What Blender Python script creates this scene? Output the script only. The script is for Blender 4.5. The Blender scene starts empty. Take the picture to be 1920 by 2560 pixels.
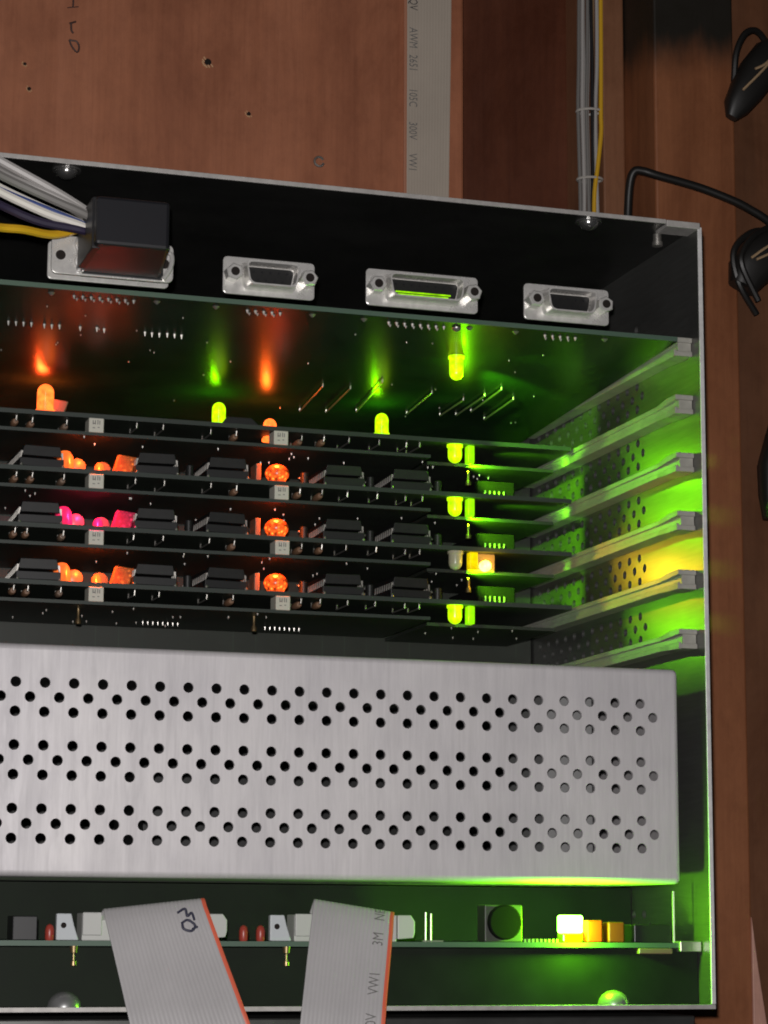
import bpy, bmesh, math, random
from mathutils import Vector, Matrix
random.seed(7)
S = bpy.context.scene
COL = S.collection
MM = 0.001

# ------------------------------------------------------------------ camera
def rot(rx, ry, rz):
    return Matrix.Rotation(rz, 3, 'Z') @ Matrix.Rotation(rx, 3, 'X') @ Matrix.Rotation(ry, 3, 'Y')
CAM = Vector((-345.925, -734.239, -243.46))
r3 = rot(math.radians(9.957), math.radians(-0.286), math.radians(-17.454))
cd = bpy.data.cameras.new('camera')
cam = bpy.data.objects.new('camera', cd); COL.objects.link(cam)
cm = Matrix((r3.col[0], r3.col[2], -r3.col[1])).transposed().to_4x4()
cm.translation = CAM * MM
cam.matrix_world = cm
cd.sensor_fit = 'HORIZONTAL'; cd.sensor_width = 36.0
cd.lens = 6005.09 / 1920 * 36.0
cd.clip_start = 0.01; cd.clip_end = 50
S.camera = cam

# ------------------------------------------------------------------ light (dim room, one small phone lamp by the lens)
w = bpy.data.worlds.new('World'); S.world = w; w.use_nodes = True
w.node_tree.nodes['Background'].inputs[0].default_value = (0.75, 0.82, 1.0, 1)
w.node_tree.nodes['Background'].inputs[1].default_value = 0.006
def spot(name, loc, target, power, size, angle, blend, color):
    l = bpy.data.lights.new(name, 'SPOT'); l.energy = power; l.shadow_soft_size = size
    l.spot_size = math.radians(angle); l.spot_blend = blend; l.color = color
    o = bpy.data.objects.new(name, l); COL.objects.link(o)
    o.location = Vector(loc) * MM
    o.rotation_euler = (Vector(target) - Vector(loc)).to_track_quat('-Z', 'Y').to_euler()
    return o
spot('phone_lamp', (-352, -735, -226), (-140, 0, -130), 16.0, 0.004, 82, 0.9, (1.0, 0.965, 0.95))
S.view_settings.view_transform = 'Standard'; S.view_settings.look = 'None'
S.view_settings.exposure = 0.0; S.view_settings.gamma = 1.0
S.view_settings.use_curve_mapping = False
S.render.engine = 'CYCLES'
S.cycles.use_denoising = True
S.cycles.sample_clamp_indirect = 4.0
S.cycles.max_bounces = 8
S.cycles.filter_width = 1.9

# ------------------------------------------------------------------ materials
def mat(name, base=(0.5, 0.5, 0.5), rough=0.5, metal=0.0, emis=None, es=0.0, coat=0.0, spec=0.5, trans=0.0, sss=0.0):
    m = bpy.data.materials.new(name); m.use_nodes = True
    b = m.node_tree.nodes['Principled BSDF']
    b.inputs['Base Color'].default_value = (*base, 1)
    b.inputs['Roughness'].default_value = rough
    b.inputs['Metallic'].default_value = metal
    b.inputs['Specular IOR Level'].default_value = spec
    b.inputs['Coat Weight'].default_value = coat
    b.inputs['Coat Roughness'].default_value = 0.08
    b.inputs['Transmission Weight'].default_value = trans
    b.inputs['Subsurface Weight'].default_value = sss
    b.inputs['Subsurface Radius'].default_value = (0.002, 0.002, 0.002)
    if emis:
        b.inputs['Emission Color'].default_value = (*emis, 1)
        b.inputs['Emission Strength'].default_value = es
    return m
def nodes(m):
    nt = m.node_tree
    return nt, nt.nodes, nt.links, nt.nodes['Principled BSDF']
def texco(nt, scale, kind='Object', rotz=0):
    t = nt.nodes.new('ShaderNodeTexCoord'); mp = nt.nodes.new('ShaderNodeMapping')
    mp.inputs['Scale'].default_value = scale
    nt.links.new(t.outputs[kind], mp.inputs['Vector'])
    return mp.outputs['Vector']
def noise(nt, vec, scale, detail=4, rough=0.55, dist=0.0):
    n = nt.nodes.new('ShaderNodeTexNoise'); n.inputs['Scale'].default_value = scale
    n.inputs['Detail'].default_value = detail; n.inputs['Roughness'].default_value = rough
    n.inputs['Distortion'].default_value = dist
    nt.links.new(vec, n.inputs['Vector']); return n.outputs['Fac']
def ramp(nt, fac, stops):
    r = nt.nodes.new('ShaderNodeValToRGB')
    while len(r.color_ramp.elements) < len(stops): r.color_ramp.elements.new(0.5)
    for e, (p, c) in zip(r.color_ramp.elements, stops):
        e.position = p; e.color = (*c, 1) if len(c) == 3 else c
    nt.links.new(fac, r.inputs['Fac']); return r.outputs['Color']
def mix(nt, a, b, fac, mode='MIX'):
    x = nt.nodes.new('ShaderNodeMix'); x.data_type = 'RGBA'; x.blend_type = mode
    for s, v in ((x.inputs['A'], a), (x.inputs['B'], b)):
        if isinstance(v, tuple): s.default_value = (*v, 1)
        else: nt.links.new(v, s)
    if isinstance(fac, (int, float)): x.inputs['Factor'].default_value = fac
    else: nt.links.new(fac, x.inputs['Factor'])
    return x.outputs['Result']
def bump(nt, h, strength, dist):
    b = nt.nodes.new('ShaderNodeBump'); b.inputs['Strength'].default_value = strength
    b.inputs['Distance'].default_value = dist
    nt.links.new(h, b.inputs['Height'])
    nt.links.new(b.outputs['Normal'], nt.nodes['Principled BSDF'].inputs['Normal'])

def wood(name, dark, midc, light, rough=0.5, seed=0.0):
    m = mat(name, midc, rough); nt, N, L, b = nodes(m)
    v = texco(nt, (1, 1, 1))
    mp = nt.nodes.new('ShaderNodeMapping'); mp.inputs['Location'].default_value = (seed, seed * 2, seed * 3)
    mp.inputs['Scale'].default_value = (26, 26, 2.2); L.new(v, mp.inputs['Vector'])
    big = noise(nt, mp.outputs[0], 1.4, 5, 0.6, 0.6)
    mp2 = nt.nodes.new('ShaderNodeMapping'); mp2.inputs['Scale'].default_value = (420, 420, 14); L.new(v, mp2.inputs['Vector'])
    fine = noise(nt, mp2.outputs[0], 1.0, 4, 0.6, 0.3)
    mp3 = nt.nodes.new('ShaderNodeMapping'); mp3.inputs['Scale'].default_value = (1500, 1500, 60); L.new(v, mp3.inputs['Vector'])
    pore = noise(nt, mp3.outputs[0], 1.0, 2, 0.5)
    c = ramp(nt, big, [(0.28, dark), (0.5, midc), (0.74, light)])
    cf = ramp(nt, fine, [(0.25, (0.86, 0.82, 0.80)), (0.55, (1, 1, 1)), (0.8, (1.06, 1.05, 1.03))])
    c = mix(nt, c, cf, 0.75, 'MULTIPLY')
    cp = ramp(nt, pore, [(0.3, (0.5, 0.42, 0.38)), (0.42, (1, 1, 1))])
    c = mix(nt, c, cp, 0.16, 'MULTIPLY')
    blot = noise(nt, texco(nt, (16, 16, 11)), 1.0, 7, 0.72, .4)
    cb = ramp(nt, blot, [(0.32, (0.72, 0.68, 0.68)), (0.5, (.97, .96, .96)), (0.66, (1.12, 1.12, 1.1))])
    c = mix(nt, c, cb, 0.85, 'MULTIPLY')
    sc_ = noise(nt, texco(nt, (140, 140, 90)), 1.0, 8, 0.8)
    c = mix(nt, c, ramp(nt, sc_, [(0.3, (.82, .8, .8)), (.5, (1, 1, 1)), (.72, (1.12, 1.1, 1.08))]), 0.7, 'MULTIPLY')
    L.new(c, b.inputs['Base Color'])
    rr = ramp(nt, blot, [(0.3, (rough - .08,) * 3), (0.7, (rough + .12,) * 3)]); L.new(rr, b.inputs['Roughness'])
    bump(nt, fine, 0.12, 0.0004)
    return m
M = {}
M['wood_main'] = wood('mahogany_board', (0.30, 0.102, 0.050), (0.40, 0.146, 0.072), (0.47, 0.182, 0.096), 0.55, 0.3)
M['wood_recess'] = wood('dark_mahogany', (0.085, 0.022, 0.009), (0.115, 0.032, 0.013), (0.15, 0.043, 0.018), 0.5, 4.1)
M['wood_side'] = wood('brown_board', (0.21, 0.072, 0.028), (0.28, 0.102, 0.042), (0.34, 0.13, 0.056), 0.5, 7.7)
def darken_top(m_, z0, z1):                    # fades to near-black high on the upright board, noisy edge
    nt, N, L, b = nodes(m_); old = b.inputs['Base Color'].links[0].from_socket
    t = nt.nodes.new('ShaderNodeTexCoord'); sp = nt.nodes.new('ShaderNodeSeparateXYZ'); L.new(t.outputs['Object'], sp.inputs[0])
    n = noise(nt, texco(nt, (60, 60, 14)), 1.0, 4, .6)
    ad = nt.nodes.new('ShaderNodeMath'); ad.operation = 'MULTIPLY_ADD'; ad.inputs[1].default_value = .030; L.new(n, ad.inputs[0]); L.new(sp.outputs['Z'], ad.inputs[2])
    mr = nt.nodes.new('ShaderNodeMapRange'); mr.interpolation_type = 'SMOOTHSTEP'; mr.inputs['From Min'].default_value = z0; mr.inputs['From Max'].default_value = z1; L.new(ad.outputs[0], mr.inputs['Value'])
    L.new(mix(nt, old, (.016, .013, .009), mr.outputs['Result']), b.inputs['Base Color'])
darken_top(M['wood_side'], .546, .570)
M['wood_batten'] = wood('batten_wood', (0.20, 0.085, 0.040), (0.25, 0.11, 0.055), (0.31, 0.14, 0.07), 0.5, 9.2)
M['wood_dark'] = wood('dark_brown_board', (0.10, 0.040, 0.017), (0.14, 0.055, 0.024), (0.17, 0.068, 0.030), 0.5, 12.9)
M['wood_pale'] = wood('pale_wood', (0.5, 0.27, 0.2), (0.6, 0.33, 0.26), (0.68, 0.4, 0.32), 0.55, 15.9)

def sheet(name, base, rough, metal, axis_scale, var=0.08, coat=0):
    m = mat(name, base, rough, metal, coat=coat); nt, N, L, b = nodes(m)
    v = texco(nt, axis_scale)
    n = noise(nt, v, 1.0, 4, 0.6)
    lo = tuple(x * (1 - var) for x in base); hi = tuple(min(1, x * (1 + var)) for x in base)
    c = ramp(nt, n, [(0.3, lo), (0.7, hi)])
    sm = noise(nt, texco(nt, (30, 30, 30)), 1.0, 6, 0.7)
    c = mix(nt, c, ramp(nt, sm, [(0.3, (0.9, 0.9, 0.9)), (0.7, (1, 1, 1))]), 0.6, 'MULTIPLY')
    L.new(c, b.inputs['Base Color'])
    L.new(ramp(nt, sm, [(0.25, (rough - .07,) * 3), (0.75, (rough + .07,) * 3)]), b.inputs['Roughness'])
    bump(nt, n, 0.05, 0.0002)
    return m
M['psu'] = sheet('brushed_aluminium', (0.64, 0.62, 0.63), 0.55, 0.25, (900, 900, 60), 0.06)
def smudge(m_):
    nt, N, L, b = nodes(m_); old = b.inputs['Base Color'].links[0].from_socket
    st_ = noise(nt, texco(nt, (140, 140, 18)), 1.0, 7, 0.75, .5)
    c = mix(nt, old, ramp(nt, st_, [(.3, (.86, .86, .87)), (.52, (1, 1, 1)), (.7, (1.04, 1.04, 1.04))]), .7, 'MULTIPLY')
    cl = noise(nt, texco(nt, (14, 14, 14)), 1.0, 4, .6)
    c = mix(nt, c, ramp(nt, cl, [(.35, (.88, .87, .89)), (.65, (1.05, 1.04, 1.03))]), .9, 'MULTIPLY')
    L.new(c, b.inputs['Base Color'])
    L.new(ramp(nt, st_, [(.3, (.62,) * 3), (.7, (.42,) * 3)]), b.inputs['Roughness'])
smudge(M['psu'])
M['psu_in'] = mat('cover_inside', (0.12, 0.12, 0.12), 0.6, 0.4)
M['steel'] = sheet('dark_chassis_steel', (0.13, 0.13, 0.125), 0.36, 0.9, (60, 60, 900), 0.10)
M['steel_wall'] = sheet('chassis_wall_steel', (0.23, 0.23, 0.22), 0.37, 0.82, (60, 60, 900), 0.10)
M['edge'] = sheet('bare_cut_metal', (0.78, 0.77, 0.76), 0.45, 0.3, (300, 300, 300), 0.12)
M['rail'] = sheet('dark_green_rail', (0.011, 0.016, 0.010), 0.6, 0.0, (60, 60, 60), 0.2)
M['rail'].node_tree.nodes['Principled BSDF'].inputs['Specular IOR Level'].default_value = .12
M['edge_dim'] = sheet('dull_cut_metal', (0.46, 0.44, 0.42), 0.5, 0.3, (300, 300, 300), 0.15)
M['nickel'] = sheet('nickel_plate', (0.80, 0.78, 0.75), 0.28, 0.5, (400, 400, 400), 0.1)
M['chrome'] = sheet('bright_screw_plate', (0.75, 0.74, 0.72), 0.2, 0.95, (400, 400, 400), 0.08)
M['dullscrew'] = sheet('dull_screw_plate', (0.42, 0.42, 0.42), 0.3, 0.7, (400, 400, 400), 0.08)
M['tin'] = mat('tinned_pin', (0.42, 0.40, 0.37), 0.4, 0.85)
M['solder'] = mat('solder', (0.45, 0.43, 0.40), 0.35, 0.8)
M['gold'] = mat('gold_pin', (0.42, 0.30, 0.16), 0.4, 0.9)
M['black'] = mat('black_plastic', (0.012, 0.012, 0.013), 0.42)
M['matt'] = mat('matt_black_plastic', (0.006, 0.006, 0.006), 0.95, spec=.1)
M['hood'] = mat('hood_plastic', (0.014, 0.014, 0.017), 0.36)
M['insert'] = mat('insert_plastic', (0.006, 0.006, 0.006), 0.5)
M['chip'] = sheet('chip_epoxy', (0.014, 0.014, 0.014), 0.42, 0.0, (500, 500, 500), 0.15)
M['nylon'] = mat('white_nylon', (0.62, 0.60, 0.52), 0.5, sss=0.0)
M['whiteplastic'] = mat('white_plastic', (0.50, 0.50, 0.48), 0.45)
M['clear'] = mat('pale_latch_plastic', (0.55, 0.58, 0.60), 0.25)
M['guide'] = sheet('milky_guide_plastic', (0.36, 0.35, 0.31), 0.40, 0.0, (200, 200, 200), 0.12)
M['red'] = mat('red_capacitor', (0.35, 0.05, 0.035), 0.35)
M['tan'] = mat('tan_resistor', (0.22, 0.12, 0.07), 0.45)
M['film'] = mat('film_capacitor', (0.20, 0.13, 0.09), 0.35)
M['splint'] = mat('raw_splinter', (0.6, 0.34, 0.18), 0.6)
M['buzz'] = mat('buzzer_frame', (0.045, 0.045, 0.04), 0.5)
M['rubber'] = mat('black_rubber', (0.012, 0.011, 0.010), 0.45)
M['pad'] = sheet('black_felt', (0.012, 0.011, 0.009), 0.9, 0.0, (300, 300, 300), 0.3)
M['ink'] = mat('black_print', (0.05, 0.05, 0.055), 0.6)
M['ink_soft'] = mat('grey_print', (0.16, 0.155, 0.15), 0.6)
M['pen'] = mat('pen_ink', (0.04, 0.04, 0.07), 0.6)
M['pencil'] = mat('pencil', (0.07, 0.035, 0.03), 0.6)
M['hole'] = mat('nail_hole_dark', (0.01, 0.006, 0.004), 0.9)
M['w_grey'] = mat('grey_wire', (0.42, 0.40, 0.385), 0.38)
M['w_white'] = mat('white_wire', (0.78, 0.74, 0.68), 0.38)
M['w_yellow'] = mat('yellow_wire', (0.70, 0.40, 0.02), 0.38)
M['w_violet'] = mat('violet_wire', (0.025, 0.018, 0.045), 0.38)
M['w_blue'] = mat('blue_wire', (0.05, 0.08, 0.25), 0.38)
M['w_dim'] = mat('dark_grey_wire', (0.20, 0.19, 0.18), 0.35)
M['w_black'] = mat('black_wire', (0.015, 0.015, 0.017), 0.35)
M['w_brown'] = mat('tan_wire', (0.38, 0.26, 0.15), 0.38)
M['tie'] = mat('cable_tie', (0.5, 0.47, 0.43), 0.4)
M['edgewire_old'] = mat('faded_edge_wire', (0.46, 0.20, 0.12), 0.5)
M['redwire'] = mat('red_edge_wire', (0.70, 0.13, 0.07), 0.45)

def pcb(name, base, trace, rough=0.22):
    m = mat(name, base, rough, spec=0.4); nt, N, L, b = nodes(m)
    v = texco(nt, (1, 1, 1))
    br = nt.nodes.new('ShaderNodeTexBrick'); br.inputs['Scale'].default_value = 190
    br.inputs['Mortar Size'].default_value = 0.035; br.inputs['Brick Width'].default_value = 1.7
    br.inputs['Row Height'].default_value = 0.28; br.offset = 0.37; L.new(v, br.inputs['Vector'])
    br.inputs['Color1'].default_value = (*base, 1); br.inputs['Color2'].default_value = (*[x * 1.25 for x in base], 1)
    br.inputs['Mortar'].default_value = (*trace, 1)
    n = noise(nt, texco(nt, (60, 60, 60)), 1.0, 4)
    c = mix(nt, base, br.outputs['Color'], ramp(nt, n, [(0.42, (0, 0, 0)), (0.56, (1, 1, 1))]))
    L.new(c, b.inputs['Base Color'])
    return m
M['pcb'] = pcb('green_circuit_board', (0.010, 0.026, 0.013), (0.022, 0.052, 0.026), 0.27)
M['pcb_card'] = pcb('dark_circuit_board', (0.022, 0.026, 0.020), (0.035, 0.05, 0.035), 0.48)
M['pcb_edge'] = mat('board_edge', (0.07, 0.12, 0.085), 0.5)
M['card_edge'] = mat('card_edge', (0.028, 0.038, 0.032), 0.5)
M['sink'] = mat('heat_sink_grey', (0.22, 0.22, 0.22), 0.5)

def glow(name, col, strength, sparkle=False, base=None):
    m = mat(name, base or tuple(min(1, .15 + .5 * c) for c in col), 0.25, emis=col, es=strength)
    nt, N, L, b = nodes(m)
    if sparkle:
        vo = nt.nodes.new('ShaderNodeTexVoronoi'); vo.inputs['Scale'].default_value = 700
        L.new(texco(nt, (1, 1, 1)), vo.inputs['Vector'])
        r = ramp(nt, vo.outputs['Distance'], [(0.0, (1, 1, 1)), (0.22, (.5, .5, .5)), (0.45, (.16, .16, .16)), (0.8, (.08, .08, .08))])
        nz = noise(nt, texco(nt, (1, 1, 1)), 330, 3, .6)
        r = mix(nt, r, ramp(nt, nz, [(.36, (.12, .12, .12)), (.62, (1.5, 1.5, 1.5))]), 1.0, 'MULTIPLY')
        mu = nt.nodes.new('ShaderNodeMath'); mu.operation = 'MULTIPLY'; mu.inputs[1].default_value = strength
        L.new(r, mu.inputs[0]); L.new(mu.outputs[0], b.inputs['Emission Strength'])
    else:
        n = noise(nt, texco(nt, (1, 1, 1)), 420, 3)
        r = ramp(nt, n, [(0.3, (0.55, 0.55, 0.55)), (0.7, (1.3, 1.3, 1.3))])
        mu = nt.nodes.new('ShaderNodeMath'); mu.operation = 'MULTIPLY'; mu.inputs[1].default_value = strength
        L.new(r, mu.inputs[0]); L.new(mu.outputs[0], b.inputs['Emission Strength'])
    return m
GREEN = (0.13, 1.0, 0.004)
M['led_green'] = glow('green_led', (0.48, 1.0, 0.002), 1.7, base=(.06, .2, .0))
M['led_green_hot'] = glow('bright_green_led', (0.22, 1.0, 0.05), 30.0)
M['glow_green_dim'] = glow('dim_green_glow', (0.42, 1.0, 0.002), .8, base=(.06, .2, .0))  # lamp base glow, also for bars that imitate LED reflections
M['led_orange'] = glow('orange_led', (1.0, 0.13, 0.018), 3.0, base=(.3, .04, .01))
M['led_orange_s'] = glow('sparkling_orange_led', (1.0, 0.11, 0.012), 7.5, True, base=(.25, .03, .01))
M['led_orange_dim'] = glow('dim_orange_led', (1.0, 0.18, 0.03), 1.0, base=(.4, .08, .02))
M['led_pink'] = glow('magenta_led', (1.0, 0.02, 0.12), 1.1, base=(.4, .02, .06))
M['cap_glow_orange'] = glow('orange_glow_capacitor', (1.0, 0.22, 0.03), 1.1, True, base=(.25, .08, .03))  # capacitor material, the LED light falling on it put in as emission
M['cap_glow_pink'] = glow('magenta_glow_capacitor', (1.0, 0.03, 0.13), 1.3, True, base=(.25, .03, .06))
M['led_yellow'] = glow('yellow_led', (1.0, 0.72, 0.08), 7.0)
M['led_yellow_dim'] = glow('dim_yellow_led', (1.0, 0.75, 0.0), .75, base=(.3, .22, 0))
M['lamp_off'] = mat('amber_lens', (0.22, 0.010, 0.0), 0.5)
M['lamp_off2'] = mat('ochre_lens', (0.13, 0.012, 0.0), 0.5)
M['led_off'] = mat('clear_led', (0.45, 0.42, 0.30), 0.25)

def led_light(parent, loc, color, watts, radius=1.2):
    l = bpy.data.lights.new('led_light', 'POINT'); l.energy = watts; l.color = color; l.shadow_soft_size = radius * MM
    o = bpy.data.objects.new('led_light', l); COL.objects.link(o); o.parent = parent
    p = Vector(loc) - Vector(ORG[parent.name])
    o.location = (parent.matrix_basis.to_3x3().inverted() @ p) * MM if parent.rotation_euler.x else p * MM
    return o
def led_fill_spot(parent, loc, target, color, watts, angle=75, radius=1.5):  # aimed spot added off the LED body to brighten wall and parts
    l = bpy.data.lights.new('led_fill_spot', 'SPOT'); l.energy = watts; l.color = color; l.shadow_soft_size = radius * MM
    l.spot_size = math.radians(angle); l.spot_blend = .6
    o = bpy.data.objects.new('led_fill_spot', l); COL.objects.link(o); o.parent = parent
    ir = parent.rotation_euler.to_matrix().inverted()
    o.location = (ir @ (Vector(loc) - Vector(ORG[parent.name]))) * MM
    o.rotation_euler = (ir @ (Vector(target) - Vector(loc))).to_track_quat('-Z', 'Y').to_euler()
    return o
CG = (0.22, 1.0, 0.0); CO = (1.0, 0.12, 0.01); CP = (1.0, 0.02, 0.12); CY = (1.0, 0.62, 0.02)
def ribbon_mat(name, base):
    m = mat(name, base, 0.5); nt, N, L, b = nodes(m)
    n = noise(nt, texco(nt, (40, 40, 25)), 1.0, 5, 0.65)
    L.new(ramp(nt, n, [(0.3, tuple(x * .9 for x in base)), (0.7, tuple(min(1, x * 1.05) for x in base))]), b.inputs['Base Color'])
    return m
M['ribbon'] = ribbon_mat('grey_ribbon_cable', (0.45, 0.435, 0.44))
M['ribbon_top'] = ribbon_mat('dusty_ribbon_cable', (0.48, 0.41, 0.34))

# ------------------------------------------------------------------ mesh builder (all in millimetres)
ORG = {}
class MB:
    def __init__(s): s.v = []; s.f = []; s.mi = []
    def add(s, vs, fs, mi=0):
        o = len(s.v); s.v += [Vector(p) for p in vs]; s.f += [tuple(i + o for i in f) for f in fs]; s.mi += [mi] * len(fs)
        return s
    def box(s, x0, x1, y0, y1, z0, z1, mi=0):
        return s.add([(x0,y0,z0),(x1,y0,z0),(x1,y1,z0),(x0,y1,z0),(x0,y0,z1),(x1,y0,z1),(x1,y1,z1),(x0,y1,z1)],
                     [(3,2,1,0),(4,5,6,7),(0,1,5,4),(1,2,6,5),(2,3,7,6),(3,0,4,7)], mi)
    def lathe(s, c, axis, prof, n=16, mi=0):          # prof: (distance along axis, radius)
        a = Vector(axis).normalized(); u = a.orthogonal().normalized(); w_ = a.cross(u); c = Vector(c)
        vs = []; fs = []
        for h, r in prof:
            for i in range(n):
                t = 2 * math.pi * i / n; vs.append(c + a * h + (u * math.cos(t) + w_ * math.sin(t)) * max(r, 1e-4))
        for k in range(len(prof) - 1):
            for i in range(n):
                j = (i + 1) % n; fs.append((k*n+i, k*n+j, (k+1)*n+j, (k+1)*n+i))
        fs.append(tuple(range(n - 1, -1, -1))); fs.append(tuple((len(prof)-1)*n + i for i in range(n)))
        return s.add(vs, fs, mi)
    def tube(s, pts, r, n=8, mi=0, sub=6):
        pts = [Vector(p) for p in pts]
        if sub > 1 and len(pts) > 2:                  # Catmull-Rom
            q = []
            P = [pts[0] * 2 - pts[1]] + pts + [pts[-1] * 2 - pts[-2]]
            for i in range(1, len(P) - 2):
                for k in range(sub):
                    t = k / sub; a, b, c, d = P[i-1], P[i], P[i+1], P[i+2]
                    q.append(0.5 * ((2*b) + (c-a)*t + (2*a-5*b+4*c-d)*t*t + (3*b-a-3*c+d)*t**3))
            q.append(pts[-1]); pts = q
        vs = []; fs = []; up = None
        for i, p in enumerate(pts):
            d = (pts[min(i+1, len(pts)-1)] - pts[max(i-1, 0)]).normalized()
            if up is None: up = d.orthogonal().normalized()
            up = (up - d * up.dot(d)).normalized(); w_ = d.cross(up)
            for k in range(n):
                t = 2 * math.pi * k / n; vs.append(p + (up * math.cos(t) + w_ * math.sin(t)) * r)
        for i in range(len(pts) - 1):
            for k in range(n):
                j = (k + 1) % n; fs.append((i*n+k, i*n+j, (i+1)*n+j, (i+1)*n+k))
        fs.append(tuple(range(n-1, -1, -1))); fs.append(tuple((len(pts)-1)*n + k for k in range(n)))
        return s.add(vs, fs, mi)
    def prism(s, outline, axis, a0, a1, mi=0):        # outline in the two other axes, in order
        n = len(outline)
        def P(p, a):
            return {'x': (a, p[0], p[1]), 'y': (p[0], a, p[1]), 'z': (p[0], p[1], a)}[axis]
        vs = [P(p, a0) for p in outline] + [P(p, a1) for p in outline]
        fs = [tuple(range(n)), tuple(range(2*n-1, n-1, -1))] + [(i, i+n, (i+1)%n+n, (i+1)%n) for i in range(n)]
        return s.add(vs, fs, mi)
    def mesh(s, name, mats, org=(0,0,0), bevel=0.0, smooth=False, seg=2):
        me = bpy.data.meshes.new(name); o = Vector(org)
        me.from_pydata([tuple((p - o) * MM) for p in s.v], [], s.f)
        for m_ in (mats if isinstance(mats, (list, tuple)) else [mats]): me.materials.append(M[m_])
        for p, i in zip(me.polygons, s.mi): p.material_index = i
        bm = bmesh.new(); bm.from_mesh(me)
        bmesh.ops.recalc_face_normals(bm, faces=bm.faces)
        if bevel:
            ed = [e for e in bm.edges if e.is_manifold and e.calc_face_angle(0) > 0.5]
            bmesh.ops.bevel(bm, geom=ed, offset=bevel * MM, segments=seg, affect='EDGES', profile=0.5)
        if smooth:
            for f in bm.faces: f.smooth = True
            for e in bm.edges:
                if e.is_manifold and e.calc_face_angle(0) > 0.7: e.smooth = False
        bm.to_mesh(me); bm.free(); me.update()
        return me
    def build(s, name, mats, parent=None, bevel=0.0, smooth=False, seg=2, org=None):
        o0 = Vector(ORG.get(parent.name, (0,0,0))) if parent else Vector(org or (0, 0, 0))
        me = s.mesh(name, mats, o0, bevel, smooth, seg)
        return put(me, name, parent, None if parent else o0)
def put(me, name, parent=None, loc=None, rotz=None):
    o = bpy.data.objects.new(name, me); COL.objects.link(o)
    if parent:
        o.parent = parent; ORG[o.name] = ORG[parent.name]
        if loc is not None:
            o.location = (Vector(loc) - Vector(ORG[parent.name])) * MM; ORG[o.name] = tuple(loc)
    else:
        l = loc if loc is not None else (0, 0, 0)
        o.location = Vector(l) * MM; ORG[o.name] = tuple(l)
    return o
def tag(o, label, cat, group=None, kind=None):
    if label: o['label'] = label
    if cat: o['category'] = cat
    if group: o['group'] = group
    if kind: o['kind'] = kind
    return o
def thing(name, loc, label, cat, group=None):
    o = bpy.data.objects.new(name, None); COL.objects.link(o); o.location = Vector(loc) * MM
    o.empty_display_size = 0.01; ORG[o.name] = tuple(loc)
    return tag(o, label, cat, group)
def structure(o):
    o['kind'] = 'structure'; return o
def text_mesh(body, size):
    c = bpy.data.curves.new('t', 'FONT'); c.body = body; c.size = size; c.resolution_u = 2
    o = bpy.data.objects.new('t', c); me = bpy.data.meshes.new_from_object(o)
    vs = [v.co.copy() for v in me.vertices]; fs = [tuple(p.vertices) for p in me.polygons]
    bpy.data.objects.remove(o); bpy.data.meshes.remove(me); bpy.data.curves.remove(c)
    return vs, fs
def perforate(mb, fn, u0, u1, v0, v1, rows, r, ch, cw, thick, n=16, mi=0, mi_edge=0):
    """flat sheet u0..u1 x v0..v1 with round holes; fn(u, v, w) -> point, w = 0 front, thick = back"""
    quad = [(0, 1, 2, 3)]
    def rect(a, b, c, d):
        if b - a < 1e-6 or d - c < 1e-6: return
        for w_ in (0, thick): mb.add([fn(a, c, w_), fn(b, c, w_), fn(b, d, w_), fn(a, d, w_)], quad, mi)
    rows = sorted(rows, key=lambda q: q[0]); cur = v0
    for v, us in rows:
        rect(u0, u1, cur, v - ch / 2); cur = v + ch / 2
        us = sorted(us); cu = u0
        for u in us:
            rect(cu, u - cw / 2, v - ch / 2, v + ch / 2); cu = u + cw / 2
            out = []
            q = n // 4
            for k in range(q): out.append((cw/2, -ch/2 + ch * k / q))
            for k in range(q): out.append((cw/2 - cw * k / q, ch/2))
            for k in range(q): out.append((-cw/2, ch/2 - ch * k / q))
            for k in range(q): out.append((-cw/2 + cw * k / q, -ch/2))
            cir = [(r * math.cos(-math.pi/4 + 2*math.pi*k/n), r * math.sin(-math.pi/4 + 2*math.pi*k/n)) for k in range(n)]
            for w_ in (0, thick):
                mb.add([fn(u + a, v + b, w_) for a, b in out + cir], [(k, (k+1) % n, n + (k+1) % n, n + k) for k in range(n)], mi)
            mb.add([fn(u + a, v + b, 0) for a, b in cir] + [fn(u + a, v + b, thick) for a, b in cir],
                   [(k, (k+1) % n, n + (k+1) % n, n + k) for k in range(n)], mi_edge)
        rect(cu, u1, v - ch / 2, v + ch / 2)
    rect(u0, u1, cur, v1)
    for a, b, c, d in ((u0, v0, u1, v0), (u1, v0, u1, v1), (u1, v1, u0, v1), (u0, v1, u0, v0)):
        mb.add([fn(a, b, 0), fn(c, d, 0), fn(c, d, thick), fn(a, b, thick)], quad, mi_edge)

# ------------------------------------------------------------------ the wooden setting behind
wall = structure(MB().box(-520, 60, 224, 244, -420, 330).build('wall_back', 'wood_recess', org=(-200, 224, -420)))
tag(wall, 'dark recessed mahogany panel behind the wire bundle', 'wall panel')

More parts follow.
